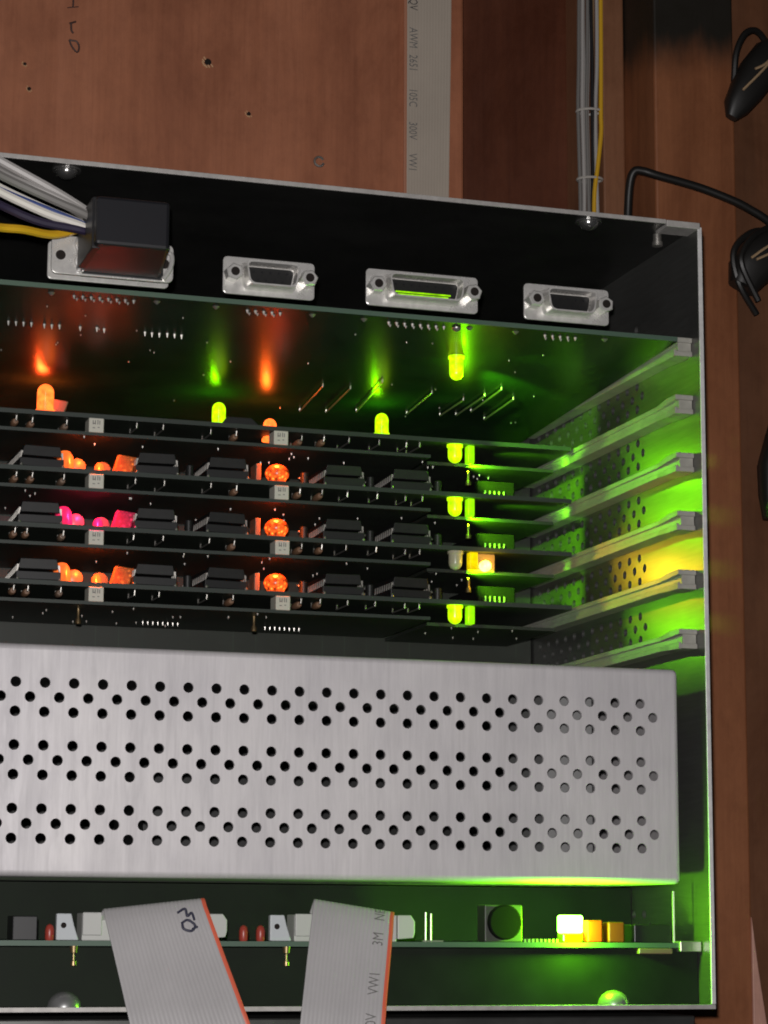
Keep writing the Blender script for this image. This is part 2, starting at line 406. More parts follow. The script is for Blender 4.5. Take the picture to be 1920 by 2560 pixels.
board = thing('wood_board', (-270, 190, -420), 'broad reddish mahogany board with nail holes behind the card cage', 'wood board')
MB().box(-520, -20.5, 190, 223.5, -420, 330).build('panel', 'wood_main', board, bevel=1.2)
for x, z, r in ((-132.6, 111.0, 1.5), (-114.9, 90.5, 0.9), (-206.0, 91.0, 0.8), (-208.1, 101.3, 0.7)):
    h = MB(); h.lathe((x, 189.85, z), (0, 1, 0), [(0, r), (0.3, r)], 10); h.build('nail_hole', 'hole', board)
    q = MB()
    for k in range(7):
        t = 2.2 + k * 0.55 + random.random() * .3; rr = r * (1.25 + .35 * random.random())
        p = Vector((x + rr * math.cos(t), 189.75, z + rr * math.sin(t)))
        q.tube([p + Vector((-.35 * r, 0, .3 * r)), p + Vector((.2 * r, -.1, -.5 * r))], .28 * r, 5, sub=1)
    q.build('splinter', 'splint', board)
pm = MB()
def strokes(mb, pts, r): mb.tube([(x, 189.8, z) for x, z in pts], r, 5, sub=3)
strokes(pm, [(-189.2, 133), (-189.3, 127.6)], .38)
strokes(pm, [(-191.6, 127.2), (-187.0, 128.2)], .22)
pm.build('pencil_mark', 'pencil', board)
pm = MB(); strokes(pm, [(-190.6, 120.6), (-189.7, 120.9), (-187.9, 121.7)], .42); strokes(pm, [(-189.9, 120.8), (-189.7, 118), (-188.9, 116.6)], .46); pm.build('pencil_mark', 'pencil', board)
pm = MB(); strokes(pm, [(-190.4, 113.6), (-189.3, 110.9), (-187.0, 108.7), (-186.4, 111.2), (-187.4, 113.2), (-189.0, 113.4), (-190.4, 113.6)], .42); pm.build('pencil_mark', 'pencil', board)
ey = MB()
ring = [(-84.6 + 2.0 * math.cos(t), 189.4, 72.9 + 2.0 * math.sin(t)) for t in [0.5 + k * .5 for k in range(12)]]
ey.tube(ring, .55, 7, sub=3); ey.build('eyelet', 'tin', board, smooth=True)

bt = MB().box(39.8, 49.9, 181, 223.5, -420, 330).build('wood_batten', 'wood_batten', bevel=.8, org=(45, 181, -420))
tag(bt, 'narrow light brown batten between the wire bundle and the brown upright board', 'wood batten')
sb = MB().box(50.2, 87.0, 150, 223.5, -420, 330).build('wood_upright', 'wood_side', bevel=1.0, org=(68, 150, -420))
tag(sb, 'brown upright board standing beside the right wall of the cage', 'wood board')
db = MB().box(87.3, 260, 158, 223.5, -420, 330).build('wood_board', 'wood_dark', bevel=1.0, org=(170, 158, -420))
tag(db, 'dark brown panel beyond the upright board, behind the black cords', 'wood board')
wg = MB(); wg.prism([(86.6, -236), (86.2, -330), (100, -330), (89.0, -256)], 'y', 149, 157.5)
tag(wg.build('wood_wedge', 'wood_pale', bevel=.4, org=(92, 153, -330)), 'pale pink pointed wood sliver beside the dark panel', 'wood sliver')
lo = MB().box(-520, -1.0, 14, 180, -330, -269.8).build('chassis_panel', 'steel', bevel=.6, org=(-260, 90, -330))
tag(lo, 'dark metal chassis front directly below the card cage', 'chassis')

# ------------------------------------------------------------------ card cage
cage = thing('card_cage', (-220, 90, -266), 'open metal card cage with bright cut edges and perforated side wall', 'card cage')
MB().box(-440, -0.2, 0.6, 188, -1.3, 0.2).build('top_plate', 'steel', cage)
e = MB().box(-440, -13.4, -0.1, 0.55, -1.3, 0.2).build('front_edge', 'edge_dim', cage, bevel=.12)
e = MB().box(-13.3, -0.8, -0.4, 9, -2.3, 0.0).build('corner_tab', ['edge_dim'], cage, bevel=.2)
MB().box(-440, -0.2, 0.6, 188, -267.2, -265.9).build('bottom_plate', 'steel', cage)
MB().box(-440, -0.1, -0.1, 0.55, -267.3, -265.8).build('front_edge', 'edge_dim', cage, bevel=.12)
sw = MB()
rows = []
for g in range(-1, 10):
    for q in range(3):
        z = -46.5 - 21.1 * g - 4.25 * q
        y0 = 49.6 if q == 1 else 54.1
        rows.append((z, [y0 + 9.0 * k for k in range(12)]))
perforate(sw, lambda u, v, t: (-1.5 + t, u, v), 0.6, 188, -265.85, -1.35, rows, 1.55, 4.25, 9.0, 1.3, 16)
sw.build('side_wall', 'steel_wall', cage)
MB().box(-1.55, -0.05, -0.15, 0.55, -265.7, -1.5).build('front_edge', 'edge', cage, bevel=.12)
MB().box(-440, -438.6, 0, 188, -265.8, -1.4).build('side_wall', 'steel_wall', cage)
MB().box(-438.5, -1.6, 186.5, 188, -265.8, -1.4).build('back_panel', 'steel', cage)
bp = MB().box(-437, -2.2, 162, 163.6, -150, -44).build('backplane', 'pcb_card', cage)
MB().box(-437, -2.2, 64, 65.6, -245.8, -227.2).build('backplane', 'rail', cage)
MB().box(-438, -2.0, 9.6, 10.8, -265.8, -248.0).build('lower_rail', 'rail', cage)
def guide_mesh():
    mb = MB()
    # U channel, slot open to the left, flared lead-in mouth at the front
    secs = [(6, 3.3, 1.6), (14, 3.3, 1.2), (24, 2.6, .95), (158, 2.6, .95)]
    for sgn in (1, -1):
        vs = []
        for y, ho, hi in secs:
            xl = -8.2 if y < 20 else -7.4
            vs += [(xl, y, sgn * hi), (xl, y, sgn * ho), (-1.55, y, sgn * ho), (-1.55, y, sgn * hi)]
        fs = [(0, 1, 2, 3), tuple(len(vs) - 4 + i for i in (3, 2, 1, 0))]
        for k in range(len(secs) - 1):
            for i in range(4):
                j = (i + 1) % 4; fs.append((k*4+i, k*4+j, k*4+4+j, k*4+4+i))
        mb.add(vs, fs)
    mb.box(-6.6, -1.6, 6.8, 157, -1.7, 1.7)
    mb.box(-8.9, -7.9, 5.0, 9.0, -3.6, -1.3); 
    return mb.mesh('card_guide', 'guide', (0, 0, 0), bevel=.15, seg=1)
gm = guide_mesh()
for k in range(6):
    put(gm, 'card_guide', cage, (0, 0, -63.3 + 20.32 - 20.32 * k))
def screw_mesh(r, h, slot=False):
    mb = MB(); prof = [(0, r)] + [(h * math.sin(t), r * math.cos(t)) for t in (.35, .7, 1.0, 1.25)] + [(h, r * .12)]
    mb.lathe((0, 0, 0), (0, 0, 1), [(-.05, r)] + prof, 20); return mb
dome = screw_mesh(3.5, 2.6)
dm = dome.mesh('screw', 'chrome', smooth=True)
dm2 = screw_mesh(5.2, 4.6).mesh('screw', 'dullscrew', smooth=True)
wm = MB().lathe((0,0,0), (0,0,1), [(0, 4.6), (.8, 4.6)], 24).mesh('washer', 'chrome', bevel=.12)
for x, y in ((-221.0, 5.6), (-40.0, 5.6)):
    s_ = put(dm, 'screw', cage, (x, y, -2.15)); s_.rotation_euler = (math.pi, 0, 0)
    w_ = put(wm, 'washer', s_, (x, y, -2.1)); w_.location = (0, 0, -.0008)
for x, y in ((-214.5, 5.5), (-34.0, 5.5)):
    put(dm2, 'screw', cage, (x, y, -265.85))
st = MB(); st.lathe((-11, 13, -1.35), (0, 0, -1), [(0, 1.5), (2.6, 1.5), (2.8, 1.9), (4.2, 1.9), (4.5, 1.3)], 12); st.build('stud', 'tin', cage, smooth=True)

# ------------------------------------------------------------------ power supply cover
psu = thing('power_supply', (-220, 60, -227), 'grey brushed aluminium power supply cover with rows of round vent holes', 'power supply')
Z0, Z1, XR = -226.8, -155.4, -9.8
fp = MB(); rows = []
for g in range(3):
    for q in range(3):
        z = -167.43 - g * 19.4 - q * 4.535
        if q == 1: us = [-232.47 + 4.53 + 9.071 * i for i in range(-21, 24)]
        else: us = [-232.47 + 9.071 * i for i in range(-21, 24)]
        rows.append((z, us))
perforate(fp, lambda u, v, t: (u, 4 + t, v), -436, XR - 1.8, Z0 + 1.9, Z1 - 1.9, rows, 1.68, 4.535, 9.071, 1.2, 20, 0, 0)
fp.build('front_panel', 'psu', psu)
sh = MB()
prof = []
for k in range(7):
    t = math.pi / 2 * k / 6; prof.append((4 + 1.9 * (1 - math.sin(t)), Z0 + 1.9 - 1.9 * math.cos(t)))   # y, z  bottom bend
bot = prof
def strip(mb, prof, x0, x1):
    vs = []; 
    for y, z in prof: vs += [(x0, y, z), (x1, y, z)]
    mb.add(vs, [(2*i, 2*i+1, 2*i+3, 2*i+2) for i in range(len(prof) - 1)])
bend_b = [(150, Z0)] + [(4 + 1.9 * (1 - math.sin(t)), Z0 + 1.9 * (1 - math.cos(t))) for t in [math.pi/2*k/6 for k in range(7)]]
bend_t = [(150, Z1)] + [(4 + 1.9 * (1 - math.sin(t)), Z1 - 1.9 * (1 - math.cos(t))) for t in [math.pi/2*k/6 for k in range(7)]]
strip(sh, bend_b, -436, XR - 1.8); strip(sh, bend_t, -436, XR - 1.8)
bend_r = [(150, XR)] + [(4 + 1.9 * (1 - math.sin(t)), XR - 1.8 * (1 - math.cos(t))) for t in [math.pi/2*k/6 for k in range(7)]]
vs = []
for y, x in bend_r: vs += [(x, y, Z0 + 1.9), (x, y, Z1 - 1.9)]
sh.add(vs, [(2*i, 2*i+1, 2*i+3, 2*i+2) for i in range(len(bend_r) - 1)])
for zc, sg in ((Z0, 1), (Z1, -1)):                  # rounded corner caps
    n = 6; grid = []
    for i in range(n + 1):
        t = math.pi/2*i/n
        for j in range(n + 1):
            s_ = math.pi/2*j/n
            y = 4 + 1.9 * (1 - math.sin(t)); rr = math.cos(t)
            grid.append((XR - 1.8 + 1.8 * rr * math.sin(s_), y, zc + sg * 1.9 * (1 - rr * math.cos(s_))))
    sh.add(grid, [(i*(n+1)+j, i*(n+1)+j+1, (i+1)*(n+1)+j+1, (i+1)*(n+1)+j) for i in range(n) for j in range(n)])
    vs = []
    for j in range(n + 1):
        s_ = math.pi/2*j/n
        for y in (5.9, 150): vs.append((XR - 1.8 + 1.8 * math.sin(s_), y, zc + sg * 1.9 * (1 - math.cos(s_))))
    sh.add(vs, [(2*j, 2*j+1, 2*j+3, 2*j+2) for j in range(n)])
sh.build('cover_shell', 'psu', psu, smooth=True)
MB().box(-435, XR - 3, 140, 148, Z0 + 3, Z1 - 3).build('back_plate', 'psu_in', psu)
MB().box(-50, -32, 26, 60, -219, -160).build('heat_sink', 'sink', psu, bevel=.5)
MB().box(-180, -70, 60, 110, -224, -190).build('transformer', 'chip', psu, bevel=.5)

# ------------------------------------------------------------------ connector parts
def dshape(wt, wb, h, r, n=5):       # wide side up, x / z
    pts = []
    cor = [(-wb/2, -h/2), (wb/2, -h/2), (wt/2, h/2), (-wt/2, h/2)]
    m_ = len(cor)
    for i in range(m_):
        p0, p, p1 = Vector(cor[i-1]), Vector(cor[i]), Vector(cor[(i+1) % m_])
        a = (p0 - p).normalized(); b = (p1 - p).normalized()
        s0, s1 = p + a * r, p + b * r
        for k in range(n + 1):
            t = k / n; q = (1-t)**2 * s0 + 2*t*(1-t) * p + t*t * s1; pts.append((q.x, q.y))
    return pts
def dsub_meshes(fw, sw_):
    out = {}
    fl = dshape(fw, fw, 12.5, 1.6)
    out['flange'] = MB().prism(fl, 'y', 0, 1.0).mesh('flange', 'nickel', bevel=.25)
    mb = MB(); ins = []
    n = len(dshape(1, 1, 1, .1))
    secs = [(1.0, sw_ + 2.2, 9.6), (-.1, sw_ + 1.6, 9.0), (-.8, sw_ + .3, 8.2), (-5.8, sw_, 7.9), (-5.8, sw_ - 1.0, 6.9), (1.0, sw_ - 1.0, 6.9)]
    vs = []; fs = []
    for y, wd, h in secs: vs += [(x, y, z) for x, z in dshape(wd, wd - 2.4, h, 2.0)]
    for k in range(len(secs) - 1):
        for i in range(n): fs.append((k*n+i, k*n+(i+1)%n, (k+1)*n+(i+1)%n, (k+1)*n+i))
    mb.add(vs, fs); out['shell'] = mb.mesh('shell', 'nickel', smooth=True)
    mb = MB(); mb.prism(dshape(sw_ - 2.2, sw_ - 4.4, 5.6, 1.5), 'y', -1.6, .9)
    out['insert'] = mb.mesh('insert', 'insert', bevel=.15)
    mb = MB()
    mb.lathe((0, .2, 0), (0, -1, 0), [(0, 2.9), (4.6, 2.9), (5.0, 2.5)], 6)
    mb.lathe((0, -4.9, 0), (0, -1, 0), [(0, 1.45), (.25, 1.45)], 12, 1)
    out['jack'] = mb.mesh('jack_screw', ['nickel', 'hole'])
    mb = MB()
    for r_, cnt, z in ((0, None, 1.42), (1, None, -1.42)):
        c_ = int(round((sw_ - 6) / 2.77)) + (1 if r_ == 0 else 0)
        for i in range(c_): mb.lathe(((i - (c_-1)/2) * 2.77, -1.6, z), (0, -1, 0), [(0, .45), (.3, .4)], 8)
    out['sockets'] = mb.mesh('contact', 'w_black')
    return out
DS = {9: dsub_meshes(30.81, 18.2), 15: dsub_meshes(39.14, 26.4)}
def dsub(parent, kind, x, y, z, jacks=True, female=True):
    d = DS[kind]; c_ = put(d['flange'], 'connector', parent, (x, y, z))
    put(d['shell'], 'shell', c_, (x, y, z)); put(d['insert'], 'insert', c_, (x, y, z))
    pt = put(d['sockets'], 'contacts', c_, (x, y, z)); pt['kind'] = 'stuff'
    sp = 12.5 if kind == 9 else 16.66
    if jacks:
        for s_ in (-1, 1):
            j = put(d['jack'], 'jack_screw', c_, (x + s_ * sp, y, z)); j.rotation_euler = (0, random.random(), 0)
    return c_

# ------------------------------------------------------------------ top connector board
b1 = thing('connector_board', (-220, 80, -41.5), 'green connector board with a row of metal D-sub sockets under the cage top', 'circuit board')
TILT = math.radians(2.2)
def tz(y): return -42.6 - math.tan(TILT) * y     # underside height
mb = MB(); y0, y1 = 1.0, 160
mb.add([(-436, y0, tz(y0)), (-9.4, y0, tz(y0)), (-9.4, y1, tz(y1)), (-436, y1, tz(y1)),
        (-436, y0, tz(y0)+1.6), (-9.4, y0, tz(y0)+1.6), (-9.4, y1, tz(y1)+1.6), (-436, y1, tz(y1)+1.6)],
       [(3,2,1,0),(4,5,6,7)], 0)
o_ = len(mb.v)
mb.add([mb.v[i] for i in range(8)], [(0,1,5,4),(1,2,6,5),(2,3,7,6),(3,0,4,7)], 1)
mb.build('board', ['pcb', 'pcb_edge'], b1)
dsub(b1, 15, -207.6, 0.2, -33.4, False)
dsub(b1, 9, -154.65, 0.2, -33.2); dsub(b1, 15, -102.0, 0.2, -33.0); dsub(b1, 9, -50.5, 0.2, -33.2)
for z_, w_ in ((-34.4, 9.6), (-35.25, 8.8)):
    MB().box(-102.4 - w_, -102.4 + w_, -1.95, -1.65, z_ - .22, z_ + .22).build('painted_glint', 'glow_green_dim', b1)  # emissive bars standing in for green LED light reflected in the socket
sj = MB()
def joint(x, y, r=.7, h=1.1):
    sj.lathe((x, y, tz(y) + .02), (0, 0, -1), [(0, r), (h * .4, r * .7), (h, r * .25)], 7)
for x in (-224.8, -190.6, -167.5 - 3.5, -138.4, -120.6, -83.5, -67, -34.5): joint(x, 5.5, 1.25, .9)
for c_, n_, p_ in ((-207.6, 8, 2.77), (-154.65, 5, 2.77), (-102.0, 8, 2.77), (-50.5, 5, 2.77)):
    for i in range(n_): joint(c_ + (i - (n_-1)/2) * p_, 6.5); joint(c_ + 1.4 + (i - (n_-1)/2) * p_, 9.4, .55, .8) if i < n_ - 1 else None
for x in (-233, -230.5, -228, -225.4, -221, -218.5, -216, -209, -203.5, -200.9, -187, -184.5, -182, -179.4, -176.9, -174.4): joint(x, 40.5 + random.uniform(-.6, .6), .6, 1.5)
for i in range(34): joint(random.uniform(-235, -20), random.uniform(20, 140), random.uniform(.25, .42), .5)
so = sj.build('solder_joints', 'solder', b1, smooth=True); so['kind'] = 'stuff'
for (xa, ya, xb, yb) in ((-109.4, 125, -111.0, 88), (-99.3, 124, -100.5, 88), (-88.5, 120, -92.0, 76), (-69, 118, -69.7, 86), (-56, 117, -55.2, 92), (-50.2, 115, -49.7, 84), (-37.6, 118, -37.6, 86), (-46.6, 108, -46.8, 74)):
    mb = MB(); za, zb = tz(ya) - 1.0, tz(yb) - 1.0
    mb.tube([(xa, ya, za + 1), (xa, ya, za), (xb, yb, zb), (xb, yb, zb + 1)], .32, 6, sub=1)
    mb.build('lead', 'tin', b1)

hl = MB(); yl = 40.0; zl = tz(yl) + .1
hl.lathe((-76.2, yl, zl), (0, 0, -1), [(0, 2.9), (1.0, 2.9), (1.05, 2.5), (6.1, 2.5), (7.1, 2.3), (8.0, 1.7), (8.5, .8), (8.6, .05)], 18)
hl = hl.build('led', 'led_green', b1, smooth=True); led_light(hl, (-73.4, yl + 2, zl - 7), CG, .006); led_fill_spot(hl, (-71, yl + 2, zl - 6), (0, 128, -50), CG, .9, 34); led_fill_spot(hl, (-71, yl, zl - 6), (0, 26, -53), CG, .06, 50)
sjl = MB(); sjl.lathe((-88, 6, tz(12)), (0, 0, -1), [(0, 1.6), (.5, 1.5), (1.1, .8), (1.4, .1)], 12); sjl.build('solder_joint', 'solder', b1, smooth=True)

# ------------------------------------------------------------------ cable plug with its wires
pl = thing('cable_plug', (-207.6, -20, -40), 'black plastic cable hood plugged into the connector board, grey white and yellow wires', 'cable plug')
mb = MB()
mb.prism([(-219.3, -6), (-219.3, -40), (-196.6, -40), (-194.4, -24), (-192.2, -6)], 'z', -38.6, -23.4)
mb.build('hood', 'hood', pl, bevel=1.1)
MB().box(-219.8, -217.2, -36, -12, -38.9, -22.6).build('hood_rim', 'black', pl, bevel=.4)
MB().box(-217.6, -191.2, -7, -3.5, -39.2, -27).build('hood_collar', 'black', pl, bevel=.5)
fm = MB().prism(dshape(39.14, 39.14, 12.5, 2.2), 'y', -6.8, -5.8)
fo = fm.v; 
for p in fm.v: p.x += -207.6; p.z += -33.4
fm.build('flange', 'nickel', pl, bevel=.25)
for s_ in (-1, 1):
    h = MB(); h.lathe((-207.6 + s_ * 16.66, -6.85, -33.6), (0, -1, 0), [(0, 1.6), (.1, 1.6)], 14); h.build('screw_hole', 'hole', pl)
h = MB(); h.tube([(-218.4, -7.6, -27.6), (-219.4, -8.2, -30), (-218.6, -8.2, -33), (-219.2, -7.8, -36), (-217.0, -8, -38.6)], .9, 8); h.build('latch_spring', 'nickel', pl, smooth=True)
h = MB(); h.tube([(-190.6, -7.2, -29.5), (-188.8, -7.6, -31), (-189.2, -7.6, -35), (-191.5, -7.2, -39)], .8, 8); h.build('latch_spring', 'nickel', pl, smooth=True)
wires = [('w_grey', (-246.4, -10.2), (-231.5, -16.6), -22.4, -20), ('w_grey', (-252, -9.0), (-231.5, -17.6), -23.4, -24), ('w_dim', (-246.3, -13.4), (-231.5, -19.0), -24.4, -21),
         ('w_grey', (-246.2, -16.6), (-231.4, -20.4), -25.0, -26), ('w_white', (-246.1, -19.6), (-232, -24.0), -27.6, -22), ('w_white', (-246.0, -22.0), (-232.4, -26.2), -29.2, -25),
         ('w_dim', (-246.2, -17.8), (-232, -22.2), -26.2, -28), ('w_blue', (-246.0, -21.0), (-232, -24.6), -28.2, -24.5), ('w_violet', (-246, -26), (-234.5, -29.0), -30.2, -25), ('w_yellow', (-246, -32.2), (-239, -31.4), -29.6, -23)]
for m_, (xa, za), (xb, zb), zc, yy in wires:
    mb = MB(); dx = xa - xb; dz = za - zb; bk = 9 if m_ == 'w_yellow' else 0
    mb.tube([(xa + 3 * dx, yy - 16, za + 2.2 * dz + 3), (xa + dx, yy - 8, za + dz * 1.05), (xa, yy - 3, za), (xb, yy - .5, zb), (-228.5 if bk else -222.5, yy + 1 + bk * .6, zc + .3 * (zb - zc)), (-218.8, yy + 2 + bk, zc + bk * .4)], 1.35 if m_ != 'w_blue' else .9, 8)
    mb.build('wire', m_, pl, smooth=True)

# ------------------------------------------------------------------ circuit cards
def led_mesh(m_, r=2.5, h=8.6, name='led'):
    mb = MB(); prof = [(0, r * 1.16), (1.0, r * 1.16), (1.05, r)] + [(h - r, r)] + [(h - r + r * math.sin(t), r * math.cos(t)) for t in (.4, .8, 1.15, 1.4)] + [(h, .05)]
    mb.lathe((0, 0, 0), (0, 0, 1), prof, 18); return mb.mesh(name, m_, smooth=True)
LED = {m_: led_mesh(m_) for m_ in ('led_green', 'led_orange', 'led_off', 'led_orange_dim')}
LED['big'] = led_mesh('led_orange', 3.0, 10.5)
LEDS_ = {m_: led_mesh(m_, 2.6, 7.0) for m_ in ('led_green', 'led_off')}
SPARK = MB().lathe((0, 0, 0), (0, 0, 1), [(0, 3.4)] + [(3.6 * (1 + math.sin(t)) * .98, 4.5 * math.cos(t)) for t in (-.8, -.4, 0, .4, .8, 1.1, 1.35)] + [(7.2, .05)], 18).mesh('led', 'led_orange_s', smooth=True)
# dual in-line chip in its socket, long axis along the depth
def chip_meshes(n=14):
    L_ = n * 2.54; d = {}
    mb = MB(); mb.prism([(-6.9, 4.2), (6.9, 4.2), (6.9, 5.9), (6.4, 7.9), (-6.4, 7.9), (-6.9, 5.9)], 'y', 0, L_)
    d['body'] = mb.mesh('chip', 'chip', bevel=.2)
    d['socket'] = MB().box(-7.9, 7.9, -.3, L_ + .3, .4, 3.3).mesh('socket', 'black', bevel=.2)
    for s_, k in ((-1, 'pl'), (1, 'pr')):
        mb = MB()
        for i in range(n):
            y = 1.27 + i * 2.54
            mb.add([(s_*6.7, y-.75, 5.9), (s_*7.6, y-.75, 5.7), (s_*7.75, y-.5, 3.3), (s_*7.4, y-.5, 3.3), (s_*6.7, y+.75, 5.9), (s_*7.6, y+.75, 5.7), (s_*7.75, y+.5, 3.3), (s_*7.4, y+.5, 3.3)],
                   [(0,1,2,3),(7,6,5,4),(1,5,6,2),(0,4,5,1),(3,7,4,0),(2,6,7,3)])
        d[k] = mb.mesh('pins', 'tin')
    mb = MB()
    for s_ in (-1, 1): mb.lathe((s_ * 7.4, -.4, .5), (0, -.3, 1), [(0, .62), (.35, .5), (.8, .2)], 8)
    d['dots'] = mb.mesh('solder_joint', 'solder', smooth=True)
    return d
CH = chip_meshes()
def chip(parent, x, y, z):
    c_ = put(CH['body'], 'chip', parent, (x, y, z)); c_.rotation_euler = (0, random.uniform(-.012, .012), random.uniform(-.035, .035))
    put(CH['socket'], 'socket', c_, (x, y, z)); put(CH['pl'], 'pin_row', c_, (x, y, z)); put(CH['pr'], 'pin_row', c_, (x, y, z))
    put(CH['dots'], 'solder_joint', c_, (x, y, z))
spacer = MB().box(-2.7, 2.7, -.6, 7, -5.2, 0).mesh('spacer', 'nylon', bevel=.25)
mb = MB()
for x, z, wd, h in ((-1.2, -1.6, .3, 1.5), (-.4, -1.6, .3, 1.5), (.5, -1.5, .3, 1.6), (1.2, -1.6, .3, 1.4), (-.8, -2.0, .8, .3), (-.9, -3.6, .9, .3), (.8, -3.4, .7, .3)):
    mb.box(x - wd/2, x + wd/2, -.68, -.62, z - h/2, z + h/2)
spr = mb.mesh('print', 'ink_soft')
capm = MB(); capm.prism([(-4.0, 0), (3.0, 0), (5.2, 6.6), (-1.8, 7.4)], 'y', 0, 2.6); CAPV = capm; capm = CAPV.mesh('capacitor', 'film', bevel=.5); capo = CAPV.mesh('glowing_capacitor', 'cap_glow_orange', bevel=.5); capp = CAPV.mesh('glowing_capacitor', 'cap_glow_pink', bevel=.5)  # tilted capacitor, plus two copies with LED glow painted in
disc = MB().lathe((0, 0, 0), (0, 1, 0), [(0, 2.6), (.4, 3.1), (2.0, 3.1), (2.4, 2.6)], 14).mesh('capacitor', 'film', smooth=True)
pinhead = MB().box(-7.4, 7.4, 0, 34, .2, 8.2).mesh('header', 'matt', bevel=.3)
mb = MB()
for i in range(5): mb.box(-4.6 + i * 1.9 - .25, -4.6 + i * 1.9 + .25, -.5, -.05, 1.6, 4.4)
hpins = mb.mesh('pins', 'w_dim')
post = MB().lathe((0, 0, 0), (0, 0, -1), [(0, .55), (3.2, .5), (4.0, .95), (5.4, 1.1), (5.6, .4)], 9).mesh('pin', 'gold', smooth=True)
bar = MB().box(-1.3, 1.3, 0, 4, -6.8, 0).mesh('glow_bar', 'glow_green_dim', bevel=.3)  # emissive bar standing in for the hanging LED's reflection
bar_y = MB().box(-1.6, 1.6, 0, 4, -6.6, 0).mesh('glow_bar', 'led_yellow_dim', bevel=.3)
dot_y = MB().lathe((0, 0, 0), (0, -1, 0), [(-2, 2.1), (0, 2.1), (.7, 1.7), (1.1, .9), (1.25, .1)], 14).mesh('led', 'led_yellow', smooth=True)
fr_y = MB().box(-4.2, 4.2, 2.6, 6, -7, 0).mesh('lamp_housing', 'film', bevel=.3)
labels = ['circuit card carrying round upright green and orange LEDs, topmost of the four stacked cards',
          'orange-lit circuit card with socketed chips, directly above the magenta-lit card',
          'circuit card with magenta glow and a yellow lamp in the stack',
          'lowest circuit card of the stack, just above the perforated aluminium cover']
